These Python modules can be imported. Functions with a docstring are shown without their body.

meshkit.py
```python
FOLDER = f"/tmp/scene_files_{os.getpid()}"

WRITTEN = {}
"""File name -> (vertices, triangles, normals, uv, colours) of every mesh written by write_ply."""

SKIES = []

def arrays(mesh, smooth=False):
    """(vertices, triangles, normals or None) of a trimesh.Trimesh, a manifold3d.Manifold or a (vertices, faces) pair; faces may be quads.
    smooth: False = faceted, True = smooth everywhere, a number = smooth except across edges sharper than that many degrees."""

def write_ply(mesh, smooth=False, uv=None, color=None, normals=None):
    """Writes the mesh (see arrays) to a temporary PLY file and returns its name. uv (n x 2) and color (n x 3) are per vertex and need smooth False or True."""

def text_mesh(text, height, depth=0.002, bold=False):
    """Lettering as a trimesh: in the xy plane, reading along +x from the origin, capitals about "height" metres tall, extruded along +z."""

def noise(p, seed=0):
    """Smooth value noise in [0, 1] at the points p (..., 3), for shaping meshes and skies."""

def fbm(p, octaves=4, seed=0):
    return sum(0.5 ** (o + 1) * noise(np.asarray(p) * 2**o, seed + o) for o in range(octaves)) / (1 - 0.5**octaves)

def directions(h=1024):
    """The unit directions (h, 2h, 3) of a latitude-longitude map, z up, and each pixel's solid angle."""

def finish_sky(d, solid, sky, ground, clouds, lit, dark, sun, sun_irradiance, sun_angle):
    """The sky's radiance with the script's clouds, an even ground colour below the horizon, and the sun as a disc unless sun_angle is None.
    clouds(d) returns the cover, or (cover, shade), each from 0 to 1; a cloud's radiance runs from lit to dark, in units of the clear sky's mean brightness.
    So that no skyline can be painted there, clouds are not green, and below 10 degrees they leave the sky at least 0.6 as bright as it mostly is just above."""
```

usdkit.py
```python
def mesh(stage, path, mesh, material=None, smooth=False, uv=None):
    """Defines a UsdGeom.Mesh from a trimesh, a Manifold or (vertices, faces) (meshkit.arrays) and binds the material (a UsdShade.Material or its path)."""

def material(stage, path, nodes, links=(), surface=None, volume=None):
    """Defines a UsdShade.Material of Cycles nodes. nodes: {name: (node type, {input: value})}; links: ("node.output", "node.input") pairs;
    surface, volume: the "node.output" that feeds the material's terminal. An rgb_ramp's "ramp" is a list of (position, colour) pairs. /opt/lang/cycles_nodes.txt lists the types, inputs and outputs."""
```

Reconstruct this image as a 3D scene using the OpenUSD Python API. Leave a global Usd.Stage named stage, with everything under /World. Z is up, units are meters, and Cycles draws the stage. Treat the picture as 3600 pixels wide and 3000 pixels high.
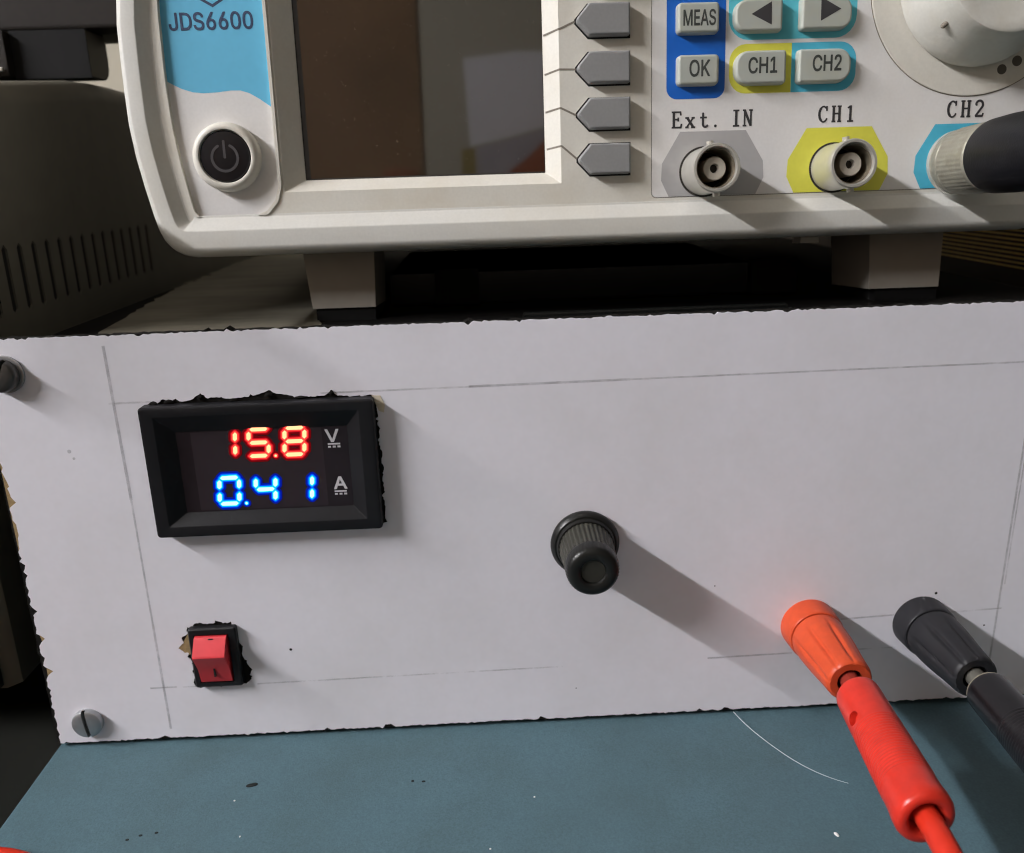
import math, random
import numpy as np, trimesh, shapely
from shapely.geometry import Polygon, LineString, Point, box as sbox
from shapely import affinity
from shapely.ops import unary_union
import usdkit, meshkit
from pxr import Usd, UsdGeom, UsdLux, Gf, Sdf, UsdShade

rng = random.Random(7)
stage = Usd.Stage.CreateInMemory()
UsdGeom.SetStageUpAxis(stage, UsdGeom.Tokens.z)
UsdGeom.SetStageMetersPerUnit(stage, 1.0)
UsdGeom.Xform.Define(stage, '/World')
UsdGeom.Scope.Define(stage, '/World/Looks')
MM = 0.001

# ------------------------------------------------------------------ camera, light
cam = UsdGeom.Camera.Define(stage, '/World/camera')
CP = (0.1023383, -0.1739018, 0.1250164)
RT = (0.9987, -0.0405, -0.0302)
UP = (0.0406, 0.2854, 0.9575)
BK = (-0.0302, -0.9575, 0.2867)
cam.AddTransformOp().Set(Gf.Matrix4d(*RT, 0, *UP, 0, *BK, 0, *CP, 1))
cam.CreateFocalLengthAttr(24.0)
cam.CreateHorizontalApertureAttr(24.0 * 3600 / 2991.5)
cam.CreateVerticalApertureAttr(24.0 * 3000 / 2991.5)
cam.CreateClippingRangeAttr(Gf.Vec2f(0.01, 100))
cam.CreateFStopAttr(20.0)
cam.CreateFocusDistanceAttr(0.170)
cam.CreateExposureAttr(0.0)

TUBE = dict(x=-1.0, z=0.86, y0=-0.77, y1=-0.12, strength=745.0, color=(0.975, 0.965, 1.0))

# ------------------------------------------------------------------ helpers
names = {}
def numbered(parent, name):
    k = (parent, name); n = names.get(k, 0); names[k] = n + 1
    return name if n == 0 else f'{name}_{n:03d}'

def thing(name, label, cat, loc=(0, 0, 0), rx=0, group=None):
    nm = numbered('/World', name)
    x = UsdGeom.Xform.Define(stage, '/World/' + nm)
    x.AddTranslateOp().Set(Gf.Vec3d(*[c * MM for c in loc]))
    if rx: x.AddRotateXOp().Set(rx)
    p = x.GetPrim(); tag(p, label, cat, group)
    return Node(p.GetPath().pathString, loc)

class Node:
    def __init__(s, path, off): s.path, s.off = path, off

def tag(p, label=None, cat=None, group=None, kind=None):
    for k, v in (('label', label), ('category', cat), ('group', group), ('kind', kind)):
        if v: p.SetCustomDataByKey(k, v)

def obj(name, m, material, parent=None, label=None, cat=None, group=None, kind=None, smooth=35, local=False):
    """m: trimesh in mm (world mm, or the parent's own frame when local)."""
    if isinstance(m, (list, tuple)): m = trimesh.util.concatenate(list(m))
    pp = parent.path if parent else '/World'
    nm = numbered(pp, name)
    v = np.array(m.vertices, float)
    if parent and not local: v = v - np.array(parent.off, float)
    mm = trimesh.Trimesh(v * MM, m.faces, process=False)
    mm.merge_vertices()
    g = usdkit.mesh(stage, f'{pp}/{nm}', mm, material, smooth=smooth)
    tag(g.GetPrim(), label, cat, group, kind)
    return Node(f'{pp}/{nm}', parent.off if parent else (0, 0, 0))

def bx(x0, x1, y0, y1, z0, z1, r=0):
    if r <= 0:
        m = trimesh.creation.box([x1 - x0, y1 - y0, z1 - z0])
        m.apply_translation([(x0 + x1) / 2, (y0 + y1) / 2, (z0 + z1) / 2]); return m
    pts = []
    for sx in (0, 1):
        for sy in (0, 1):
            for sz in (0, 1):
                for ax in range(3):
                    for t in (0.0, 0.30):
                        q = [r, r, r]; q[ax] = 0
                        if t:
                            q[(ax + 1) % 3] = q[(ax + 2) % 3] = r * t * 1.0; q[ax] = r * t
                        pts.append([(x0 + q[0], x1 - q[0])[sx], (y0 + q[1], y1 - q[1])[sy], (z0 + q[2], z1 - q[2])[sz]])
    return trimesh.convex.convex_hull(np.array(pts))

def front(m):   # xy drawing extruded along +z  ->  upright drawing (x, z) proud along -y
    v = np.array(m.vertices); m = m.copy()
    m.vertices = np.c_[v[:, 0], -v[:, 2], v[:, 1]]; return m

def prism(poly, p0, p1):
    out = []
    for g in getattr(poly, 'geoms', [poly]):
        if g.geom_type != 'Polygon' or g.area < 1e-6: continue
        m = trimesh.creation.extrude_polygon(g, p1 - p0, engine='earcut'); m.apply_translation([0, 0, p0]); out.append(front(m))
    return trimesh.util.concatenate(out)

def ccw(pts):
    pts = np.asarray(pts, float)
    a = 0.5 * np.sum(pts[:, 0] * np.roll(pts[:, 1], -1) - np.roll(pts[:, 0], -1) * pts[:, 1])
    return pts if a > 0 else pts[::-1]

def resample(poly, step):
    c = poly.exterior; n = max(12, int(c.length / step))
    return ccw([c.interpolate(i / n, normalized=True).coords[0] for i in range(n)])

def normals(pts):
    e = np.roll(pts, -1, 0) - np.roll(pts, 1, 0)
    n = np.c_[e[:, 1], -e[:, 0]]; n /= np.maximum(np.linalg.norm(n, axis=1, keepdims=True), 1e-9)
    return n

def loft(loops, ps, back=True, fr=True):
    N = len(loops[0]); V = []; F = []
    for L, p in zip(loops, ps):
        p = np.broadcast_to(p, (N,))
        V += [(x, -q, z) for (x, z), q in zip(L, p)]
    for k in range(len(loops) - 1):
        for i in range(N):
            a, b = k * N + i, k * N + (i + 1) % N
            F += [(a, b, b + N), (a, b + N, a + N)]
    def cap(k, flip):
        L = np.asarray(loops[k]); v2, f2 = trimesh.creation.triangulate_polygon(Polygon(L), engine='earcut')
        from scipy.spatial import cKDTree
        idx = cKDTree(L).query(v2)[1]
        for t in f2:
            t = [k * N + idx[j] for j in t]
            F.append(t[::-1] if flip else t)
    # orientation: ccw in (x,z) seen from -y
    if fr: cap(len(loops) - 1, False)
    if back: cap(0, True)
    m = trimesh.Trimesh(np.array(V), np.array(F), process=False); m.fix_normals()
    return m

def soft(poly, p0, p1, r, step=0.5, taper=0.0):
    """prism with rounded front edge"""
    L = resample(poly, step); n = normals(L)
    ps, ls = [p0], [L]
    for t in (0, .3, .6, .85, 1.0):
        a = t * math.pi / 2
        ps.append(p1 - r + r * math.sin(a)); ls.append(L - n * (taper + r * (1 - math.cos(a))))
    return loft(ls, ps)

def rrect(x0, z0, x1, z1, r):
    return sbox(x0 + r, z0 + r, x1 - r, z1 - r).buffer(r, quad_segs=6)

def lathe(prof, cx, cz, n=64, axis_to=None, rad=None):
    """prof: (p, r) from back to front. axis_to: (dx, dz) drift per mm of p"""
    V = []; F = []
    dx, dz = axis_to or (0, 0)
    for p, r in prof:
        for i in range(n):
            a = 2 * math.pi * i / n
            k = rad(a, p) if rad else 1.0
            V.append((cx + dx * p + r * k * math.cos(a), -p, cz + dz * p + r * k * math.sin(a)))
    for k in range(len(prof) - 1):
        for i in range(n):
            a, b = k * n + i, k * n + (i + 1) % n
            F += [(a, b, b + n), (a, b + n, a + n)]
    for k, flip in ((0, True), (len(prof) - 1, False)):
        p, r = prof[k]
        if r > 1e-6:
            c = len(V); V.append((cx + dx * p, -p, cz + dz * p))
            for i in range(n):
                t = (c, k * n + i, k * n + (i + 1) % n); F.append(t[::-1] if flip else t)
    m = trimesh.Trimesh(np.array(V), np.array(F), process=False); m.merge_vertices(); m.update_faces(m.nondegenerate_faces()); m.fix_normals()
    return m

def tube(path, r, n=12, caps=True):
    path = np.asarray(path, float); r = np.broadcast_to(r, (len(path),))
    t = np.gradient(path, axis=0); t /= np.linalg.norm(t, axis=1, keepdims=True)
    u = np.cross(t[0], [0.12, 0.3, 1.0]); u /= np.linalg.norm(u); V = []; F = []
    for i in range(len(path)):
        u = u - t[i] * np.dot(u, t[i]); u /= np.linalg.norm(u); w = np.cross(t[i], u)
        for k in range(n):
            a = 2 * math.pi * k / n; V.append(path[i] + r[i] * (u * math.cos(a) + w * math.sin(a)))
    for i in range(len(path) - 1):
        for k in range(n):
            a, b = i * n + k, i * n + (k + 1) % n; F += [(a, b, b + n), (a, b + n, a + n)]
    if caps:
        for i, fl in ((0, 1), (len(path) - 1, 0)):
            c = len(V); V.append(path[i])
            for k in range(n):
                tt = (c, i * n + k, i * n + (k + 1) % n); F.append(tt[::-1] if fl else tt)
    m = trimesh.Trimesh(np.array(V), np.array(F), process=False); m.fix_normals(); return m

def spline(pts, n=40):
    from scipy.interpolate import CubicSpline
    pts = np.asarray(pts, float); s = np.r_[0, np.cumsum(np.linalg.norm(np.diff(pts, axis=0), axis=1))]
    return CubicSpline(s, pts)(np.linspace(0, s[-1], n))

def strip(pts, w, p):
    """flat upright line drawn on a plane, thin"""
    return prism(LineString(pts).buffer(w / 2, cap_style=2), p, p + 0.02)

def text(s, x0, z0, x1, h, p, bold=False, slant=0.0, t=0.03):
    m = meshkit.text_mesh(s, h, t, bold)
    b = m.bounds
    m.apply_translation([-b[0][0], 0, 0]); m.apply_scale([(x1 - x0) / (b[1][0] - b[0][0]), 1, 1])
    v = np.array(m.vertices); v[:, 0] += x0 + slant * v[:, 1]; v[:, 1] += z0; v[:, 2] += p; m.vertices = v
    return front(m)

# ------------------------------------------------------------------ materials
def lin(*c): return tuple(((x / 255 + 0.055) / 1.055) ** 2.4 if x > 10 else x / 255 / 12.92 for x in c)
looks = {}
def mat(name, base, rough=0.5, metal=0.0, var=0.08, scale=300.0, detail=4, bump=0.0, bscale=2500.0, spec=0.5, dirt=None, dscale=60.0, damount=0.5, drange=(0.45, 0.75), extra=None):
    if name in looks: return looks[name]
    base = np.array(base, float)
    n = {'tc': ('texture_coordinate', {}),
         'n1': ('noise_texture', {'scale': scale, 'detail': detail, 'roughness': 0.6}),
         'r1': ('rgb_ramp', {'ramp': [(0.25, tuple(np.clip(base * (1 - var), 0, 1))), (0.75, tuple(np.clip(base * (1 + var), 0, 1)))]}),
         'p': ('principled_bsdf', {'roughness': rough, 'metallic': metal, 'specular_ior_level': spec, **(extra or {})})}
    l = [('tc.object', 'n1.vector'), ('n1.fac', 'r1.fac')]
    col = 'r1.color'
    if dirt is not None:
        n['n2'] = ('noise_texture', {'scale': dscale, 'detail': 6.0, 'roughness': 0.65})
        n['r2'] = ('rgb_ramp', {'ramp': [(drange[0], (0, 0, 0)), (drange[1], (damount,) * 3)]})
        n['mx'] = ('mix', {'mix_type': 'mix', 'color2': dirt})
        l += [('tc.object', 'n2.vector'), ('n2.fac', 'r2.fac'), ('r2.color', 'mx.fac'), (col, 'mx.color1')]
        col = 'mx.color'
    l.append((col, 'p.base_color'))
    if bump:
        n['n3'] = ('noise_texture', {'scale': bscale, 'detail': 3.0})
        n['b'] = ('bump', {'strength': bump, 'distance': 0.0002})
        l += [('tc.object', 'n3.vector'), ('n3.fac', 'b.height'), ('b.normal', 'p.normal')]
    looks[name] = usdkit.material(stage, '/World/Looks/' + name, n, l, surface='p.BSDF')
    return looks[name]

def emit(name, color, strength):
    looks[name] = usdkit.material(stage, '/World/Looks/' + name, {'e': ('emission', {'color': color, 'strength': strength})}, [], surface='e.emission')
    return looks[name]

M_paper = mat('white_paper', (0.785, 0.768, 0.82), 0.75, var=0.018, scale=500, bump=0.08, bscale=1500, dirt=(0.60, 0.585, 0.575), dscale=24, damount=0.34, spec=0.25)
M_core = mat('charred_board', (0.010, 0.009, 0.008), 0.9, var=0.4, scale=800, bump=0.5, bscale=2000, spec=0.1)
M_tan = mat('torn_board', (0.32, 0.22, 0.10), 0.85, var=0.3, scale=900, bump=0.5)
M_cream = mat('torn_paper', (0.62, 0.55, 0.42), 0.85, var=0.15, scale=900, bump=0.5)
M_blackpl = mat('black_plastic', (0.010, 0.010, 0.011), 0.42, var=0.15, bump=0.06, bscale=3000, spec=0.25)
M_meter = mat('meter_plastic', (0.011, 0.011, 0.0125), 0.40, var=0.12, bump=0.10, bscale=4000, spec=0.20)
M_smoke = mat('smoked_window', (0.020, 0.014, 0.017), 0.25, var=0.1, spec=0.3)
M_print = mat('white_print', (0.62, 0.60, 0.62), 0.6, var=0.05)
M_redsw = mat('red_rocker', (0.62, 0.035, 0.045), 0.42, var=0.08, bump=0.05)
M_steel = mat('zinc_steel', (0.42, 0.43, 0.44), 0.42, metal=0.85, var=0.12, bump=0.15)
M_fuse = mat('fuse_bakelite', (0.009, 0.009, 0.008), 0.36, var=0.2, bump=0.08, spec=0.3)
M_fusegrey = mat('fuse_worn', (0.034, 0.033, 0.026), 0.5, var=0.2, bump=0.08, spec=0.3)
M_postred = mat('orange_red_post', (0.56, 0.068, 0.020), 0.40, var=0.08, scale=500, bump=0.12, bscale=1800, spec=0.35, dirt=(0.38, 0.045, 0.018), dscale=160, damount=0.4)
M_plugred = mat('red_plug_vinyl', (0.56, 0.027, 0.014), 0.30, var=0.08, scale=500, bump=0.12, bscale=1800, spec=0.4, dirt=(0.36, 0.022, 0.014), dscale=160, damount=0.45)
M_cablered = mat('red_cable_vinyl', (0.54, 0.026, 0.011), 0.36, var=0.05, spec=0.35)
M_postblk = mat('black_post', (0.015, 0.015, 0.017), 0.45, var=0.15, bump=0.08, spec=0.22)
M_plugblk = mat('black_plug_vinyl', (0.008, 0.0075, 0.0085), 0.22, var=0.2, bump=0.08, spec=0.32)
M_nickel = mat('nickel', (0.66, 0.64, 0.575), 0.32, metal=0.6, var=0.06, bump=0.05)
M_brass = mat('dull_brass', (0.50, 0.47, 0.36), 0.35, metal=0.9, var=0.15)
M_sleeve = mat('worn_knurled_metal', (0.33, 0.315, 0.255), 0.45, metal=0.4, var=0.15, bump=0.2, dirt=(0.20, 0.18, 0.13), dscale=350, damount=0.6)
M_boot = mat('black_rubber_boot', (0.007, 0.007, 0.009), 0.42, var=0.25, scale=500, bump=0.2, dirt=(0.018, 0.018, 0.022), dscale=200, spec=0.25)
M_bezel = mat('grey_white_abs', (0.635, 0.625, 0.58), 0.48, var=0.045, scale=1600, bump=0.06, bscale=3500, dirt=(0.58, 0.52, 0.40), dscale=45, damount=0.30)
M_face = mat('beige_abs', (0.675, 0.65, 0.58), 0.5, var=0.045, scale=1600, bump=0.06, bscale=3500, dirt=(0.56, 0.48, 0.35), dscale=60, damount=0.35)
M_overlay = mat('grey_white_film', (0.735, 0.718, 0.70), 0.55, var=0.035, scale=1600, dirt=(0.60, 0.56, 0.48), dscale=60, damount=0.30)
M_skyblue = mat('sky_blue_film', (0.115, 0.47, 0.70), 0.55, var=0.03, scale=700)
M_navy = mat('navy_ink', (0.016, 0.036, 0.095), 0.6, var=0.05)
M_ink = mat('black_ink', (0.035, 0.033, 0.035), 0.6, var=0.05)
M_btnink = mat('button_ink', (0.040, 0.045, 0.040), 0.6, var=0.05)
M_blue = mat('blue_film', (0.004, 0.115, 0.52), 0.5, var=0.04, scale=700)
M_teal = mat('teal_film', (0.10, 0.50, 0.60), 0.5, var=0.04, scale=700)
M_cyan = mat('cyan_film', (0.075, 0.45, 0.62), 0.5, var=0.04, scale=700)
M_yellow = mat('yellow_film', (0.68, 0.66, 0.075), 0.55, var=0.04, scale=700)
M_greyfilm = mat('grey_film', (0.40, 0.39, 0.385), 0.55, var=0.03, scale=700)
M_btn = mat('silicone_button', (0.41, 0.43, 0.385), 0.5, var=0.04, scale=500, bump=0.05, dirt=(0.38, 0.36, 0.24), dscale=250, damount=0.4)
M_key = mat('grey_soft_key', (0.245, 0.245, 0.242), 0.5, var=0.06, scale=1600, bump=0.06)
M_knob = mat('knob_abs', (0.60, 0.585, 0.53), 0.5, var=0.04, scale=1600, bump=0.06, dirt=(0.48, 0.43, 0.33), dscale=120, damount=0.4)
M_groove = mat('dark_groove', (0.20, 0.175, 0.14), 0.8, var=0.1)
M_capblk = mat('gloss_black_cap', (0.008, 0.008, 0.010), 0.25, var=0.1, spec=0.3)
M_symbol = mat('faint_symbol', (0.045, 0.042, 0.045), 0.5, var=0.1)
M_screen = mat('dark_screen', (0.014, 0.0105, 0.0065), 0.032, var=0.25, scale=1500, spec=1.0, dirt=(0.22, 0.19, 0.15), dscale=1100, damount=0.7, drange=(0.66, 0.78), extra={'coat_weight': 1.0, 'coat_roughness': 0.03})
M_insul = mat('insulator', (0.55, 0.50, 0.42), 0.5, var=0.05)
M_dark = mat('dark_cavity', (0.022, 0.018, 0.013), 0.7, var=0.1)
M_foot = mat('taupe_foot', (0.30, 0.275, 0.235), 0.6, var=0.05, bump=0.08)
M_rubber = mat('black_rubber', (0.006, 0.006, 0.006), 0.7, var=0.1, spec=0.15)
M_caseblk = mat('black_case', (0.006, 0.0055, 0.005), 0.9, var=0.2, bump=0.1, spec=0.04)
M_gloss = mat('gloss_black', (0.006, 0.0065, 0.006), 0.30, var=0.2, bump=0.1, spec=0.3)
M_kraft = usdkit.material(stage, '/World/Looks/brown_paper', {
    'tc': ('texture_coordinate', {}), 'mp': ('mapping', {'scale': (25, 90, 30)}), 'n': ('noise_texture', {'scale': 1.0, 'detail': 6.0, 'roughness': 0.65}),
    'r': ('rgb_ramp', {'ramp': [(0.30, (0.085, 0.078, 0.058)), (0.5, (0.125, 0.114, 0.086)), (0.72, (0.165, 0.150, 0.113))]}), 'n2': ('noise_texture', {'scale': 90.0, 'detail': 5.0}),
    'b': ('bump', {'strength': 0.5, 'distance': 0.0012}), 'p': ('principled_bsdf', {'roughness': 0.8, 'specular_ior_level': 0.2})},
    [('tc.object', 'mp.vector'), ('mp.vector', 'n.vector'), ('n.fac', 'r.fac'), ('r.color', 'p.base_color'), ('tc.object', 'n2.vector'), ('n2.fac', 'b.height'), ('b.normal', 'p.normal')], surface='p.BSDF')
M_device = mat('olive_grey_abs', (0.140, 0.128, 0.098), 0.6, var=0.08, scale=120, bump=0.12, bscale=3000, spec=0.25)
M_gap = mat('deep_slot', (0.008, 0.007, 0.006), 0.9, var=0.1)
M_instr = mat('brown_black_plastic', (0.016, 0.013, 0.011), 0.55, var=0.15, bump=0.1, spec=0.2)
M_mat = mat('teal_rubber', (0.068, 0.124, 0.148), 0.62, var=0.22, scale=2200, detail=5, bump=0.25, bscale=2600, dirt=(0.048, 0.078, 0.080), dscale=42, damount=0.5, spec=0.3, drange=(0.42, 0.78))
M_desk = mat('dark_desk', (0.006, 0.0065, 0.005), 0.7, var=0.2, scale=60, bump=0.1, spec=0.12)
M_wall = mat('beige_wall', (0.52, 0.48, 0.385), 0.9, var=0.03, scale=8)
M_roomw = mat('cream_wall', (0.43, 0.405, 0.365), 0.9, var=0.03, scale=8)
M_floor = mat('floor_tile', (0.30, 0.27, 0.24), 0.5, var=0.05, scale=4)
M_wood = mat('brown_wood', (0.20, 0.115, 0.06), 0.5, var=0.3, scale=6)
M_gold = mat('gold_strip', (0.78, 0.54, 0.17), 0.5, metal=0.0, var=0.15)
M_brownbox = mat('dark_brown_box', (0.045, 0.030, 0.022), 0.6, var=0.15)
M_hair = mat('white_fibre', (0.75, 0.8, 0.82), 0.5)
M_crumb = mat('dark_crumb', (0.018, 0.02, 0.02), 0.8, spec=0.1)
M_speck = mat('white_speck', (0.7, 0.7, 0.68), 0.8)
M_bead = mat('brown_bead', (0.13, 0.10, 0.07), 0.4)
M_cloth = mat('grey_blue_cloth', (0.84, 0.83, 0.88), 0.9, var=0.05, scale=10)
M_orange = mat('orange_cloth', (0.40, 0.09, 0.04), 0.9, var=0.1, scale=10)
M_olive = mat('olive_band', (0.30, 0.24, 0.08), 0.9)
M_lampbody = mat('white_batten', (0.75, 0.75, 0.75), 0.5)
E_red = emit('red_led', (1.0, 0.42, 0.20), 2.2)
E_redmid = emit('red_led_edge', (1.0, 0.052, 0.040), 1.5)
E_redrim = emit('red_bloom_rim', (1.0, 0.012, 0.026), 0.62)  # rim and glow emitters paint bloom round the digits
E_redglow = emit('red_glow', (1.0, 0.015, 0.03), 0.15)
E_blue = emit('blue_led', (0.30, 0.95, 1.0), 2.6)
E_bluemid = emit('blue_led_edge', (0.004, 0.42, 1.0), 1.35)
E_bluerim = emit('blue_bloom_rim', (0.001, 0.075, 1.0), 0.95)
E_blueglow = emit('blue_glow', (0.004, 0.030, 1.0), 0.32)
E_tube = emit('tube_glow', TUBE['color'], TUBE['strength'])

# pencil: broken grey line, see-through where the pencil skipped
M_pencil = usdkit.material(stage, '/World/Looks/pencil', {
    'tc': ('texture_coordinate', {}), 'n': ('noise_texture', {'scale': 260.0, 'detail': 5.0, 'roughness': 0.7}),
    'r': ('rgb_ramp', {'ramp': [(0.34, (0.05,) * 3), (0.70, (0.27,) * 3)]}),
    'd': ('diffuse_bsdf', {'color': (0.32, 0.315, 0.33)}), 't': ('transparent_bsdf', {'color': (1, 1, 1)}), 'm': ('mix_closure', {})},
    [('tc.object', 'n.vector'), ('n.fac', 'r.fac'), ('r.color', 'm.fac'), ('t.BSDF', 'm.closure1'), ('d.BSDF', 'm.closure2')], surface='m.closure')
M_faint = usdkit.material(stage, '/World/Looks/faint_pencil', {
    'tc': ('texture_coordinate', {}), 'n': ('noise_texture', {'scale': 200.0, 'detail': 5.0, 'roughness': 0.7}),
    'r': ('rgb_ramp', {'ramp': [(0.38, (0.0,) * 3), (0.75, (0.28,) * 3)]}),
    'd': ('diffuse_bsdf', {'color': (0.32, 0.315, 0.32)}), 't': ('transparent_bsdf', {'color': (1, 1, 1)}), 'm': ('mix_closure', {})},
    [('tc.object', 'n.vector'), ('n.fac', 'r.fac'), ('r.color', 'm.fac'), ('t.BSDF', 'm.closure1'), ('d.BSDF', 'm.closure2')], surface='m.closure')

# ------------------------------------------------------------------ the setting (room round the desk)
def struct(name, m, material): return obj(name, m, material, kind='structure')
RX0, RX1, RY0, RY1, RZ0, RZ1 = -1060, 2600, -2600, 640, -760, 1900
MZ = -1.2      # top of the mat
struct('desk', bx(-1000, 1500, -480, 630, -40, MZ - 2.5), M_desk)
struct('wall', bx(RX0, RX1, RY1, RY1 + 60, RZ0, RZ1), M_wall)
struct('wall', bx(RX0, RX1, RY0 - 60, RY0, RZ0, RZ1), M_roomw)
struct('wall', bx(RX0 - 60, RX0, RY0, RY1, RZ0, RZ1), M_roomw)
struct('wall', bx(RX1, RX1 + 60, RY0, RY1, RZ0, RZ1), M_roomw)
struct('floor', bx(RX0, RX1, RY0, RY1, RZ0 - 60, RZ0), M_floor)
struct('ceiling', bx(RX0, RX1, RY0, RY1, RZ1, RZ1 + 60), M_roomw)

# lamp on the left wall, level with the desk's edge
t = thing('tube_light', 'lit white tube lamp fixed to the wall on the left', 'tube lamp', (TUBE['x'] * 1000, 0, TUBE['z'] * 1000))
yy = np.linspace(TUBE['y0'], TUBE['y1'], 2) * 1000
obj('tube', tube([(TUBE['x'] * 1000, yy[0], TUBE['z'] * 1000), (TUBE['x'] * 1000, yy[1], TUBE['z'] * 1000)], 9, 16), E_tube, t)
obj('batten', bx(TUBE['x'] * 1000 - 58, TUBE['x'] * 1000 - 20, yy[0] - 20, yy[1] + 20, TUBE['z'] * 1000 - 14, TUBE['z'] * 1000 + 14, 3), M_lampbody, t)
for y in yy: obj('lamp_holder', bx(TUBE['x'] * 1000 - 20, TUBE['x'] * 1000 + 10, y - 12 if y < -300 else y, y if y < -300 else y + 12, TUBE['z'] * 1000 - 11, TUBE['z'] * 1000 + 11, 2), M_lampbody, t)

# ------------------------------------------------------------------ mat, case, panel
def ragged(pts, amp, step, seed, chips=()):
    """pts polyline -> jagged polyline"""
    r = random.Random(seed); out = []
    for a, b in zip(pts[:-1], pts[1:]):
        a, b = np.array(a, float), np.array(b, float); L = np.linalg.norm(b - a); n = max(1, int(L / step))
        d = (b - a) / L; nn = np.array([-d[1], d[0]])
        for i in range(n):
            tt = (i + r.uniform(-.3, .3) * (i > 0)) / n
            out.append(tuple(a + (b - a) * tt + nn * (r.gauss(0, amp) * (1.9 if r.random() < .16 else .6) if i > 0 else 0)))
    out.append(tuple(pts[-1])); return out

obj('work_mat', bx(-1.3, 520, -330, 300, MZ - 2.4, MZ, 0.8), M_mat, label='teal blue rubber work mat with small stains under the white panel', cat='mat')

PW, PT = 246.0, 95.7
ps = thing('power_supply', 'home made power supply with white paper front panel, lit meter and red rocker switch', 'power supply', (0, 0, 0.6))
obj('case', bx(1.5, PW - 1.5, 3.4, 330, 1.5, 92, 1.0), M_caseblk, ps)
for fx_ in (14, PW - 30):
    for fy_ in (22, 290): obj('case_foot', bx(fx_, fx_ + 12, fy_, fy_ + 12, MZ, 1.4), M_rubber, ps)
meter_hole = Polygon([(29.6, 78.6), (31, 80.4), (32.5, 81.3), (33.6, 80.9), (35.3, 82.0), (36.6, 81.2), (37.9, 82.0), (39.2, 81.3), (41, 81.6), (42.2, 82.4), (43.1, 83.0), (44.3, 81.9), (46.5, 82.0), (48.7, 81.6), (51.7, 81.7), (54, 82.0), (56.3, 82.6), (57.4, 83.1), (58.6, 82.4), (60.5, 82.0), (63.4, 81.5), (66.4, 81.3), (69.2, 81.6), (70.3, 82.5), (70.8, 82.0), (71.7, 81.3), (75, 81.1), (77.9, 81.2),
    (79.4, 81.0), (79.9, 79.6), (79.6, 78.5), (79.8, 76.8), (79.5, 75), (79.8, 72.5), (79.5, 70.2), (80.1, 68.4), (79.8, 66.5), (80.2, 65), (79.7, 62.5), (79.9, 60), (79.6, 58), (79.8, 55.4), (79.6, 53.2), (80.1, 52.2), (79.4, 52.0), (76, 51.7), (74.6, 51.0), (72.5, 50.8), (71, 51.4), (66, 51.6), (62.5, 51.3), (60, 51.8), (56.5, 51.4), (52, 51.7), (48, 51.3), (44, 51.7), (39.5, 51.3), (35, 51.6), (31, 51.4), (30.6, 54), (30.2, 58), (30.5, 61), (29.9, 64), (30.3, 68), (29.8, 72), (30.1, 75)])
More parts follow.
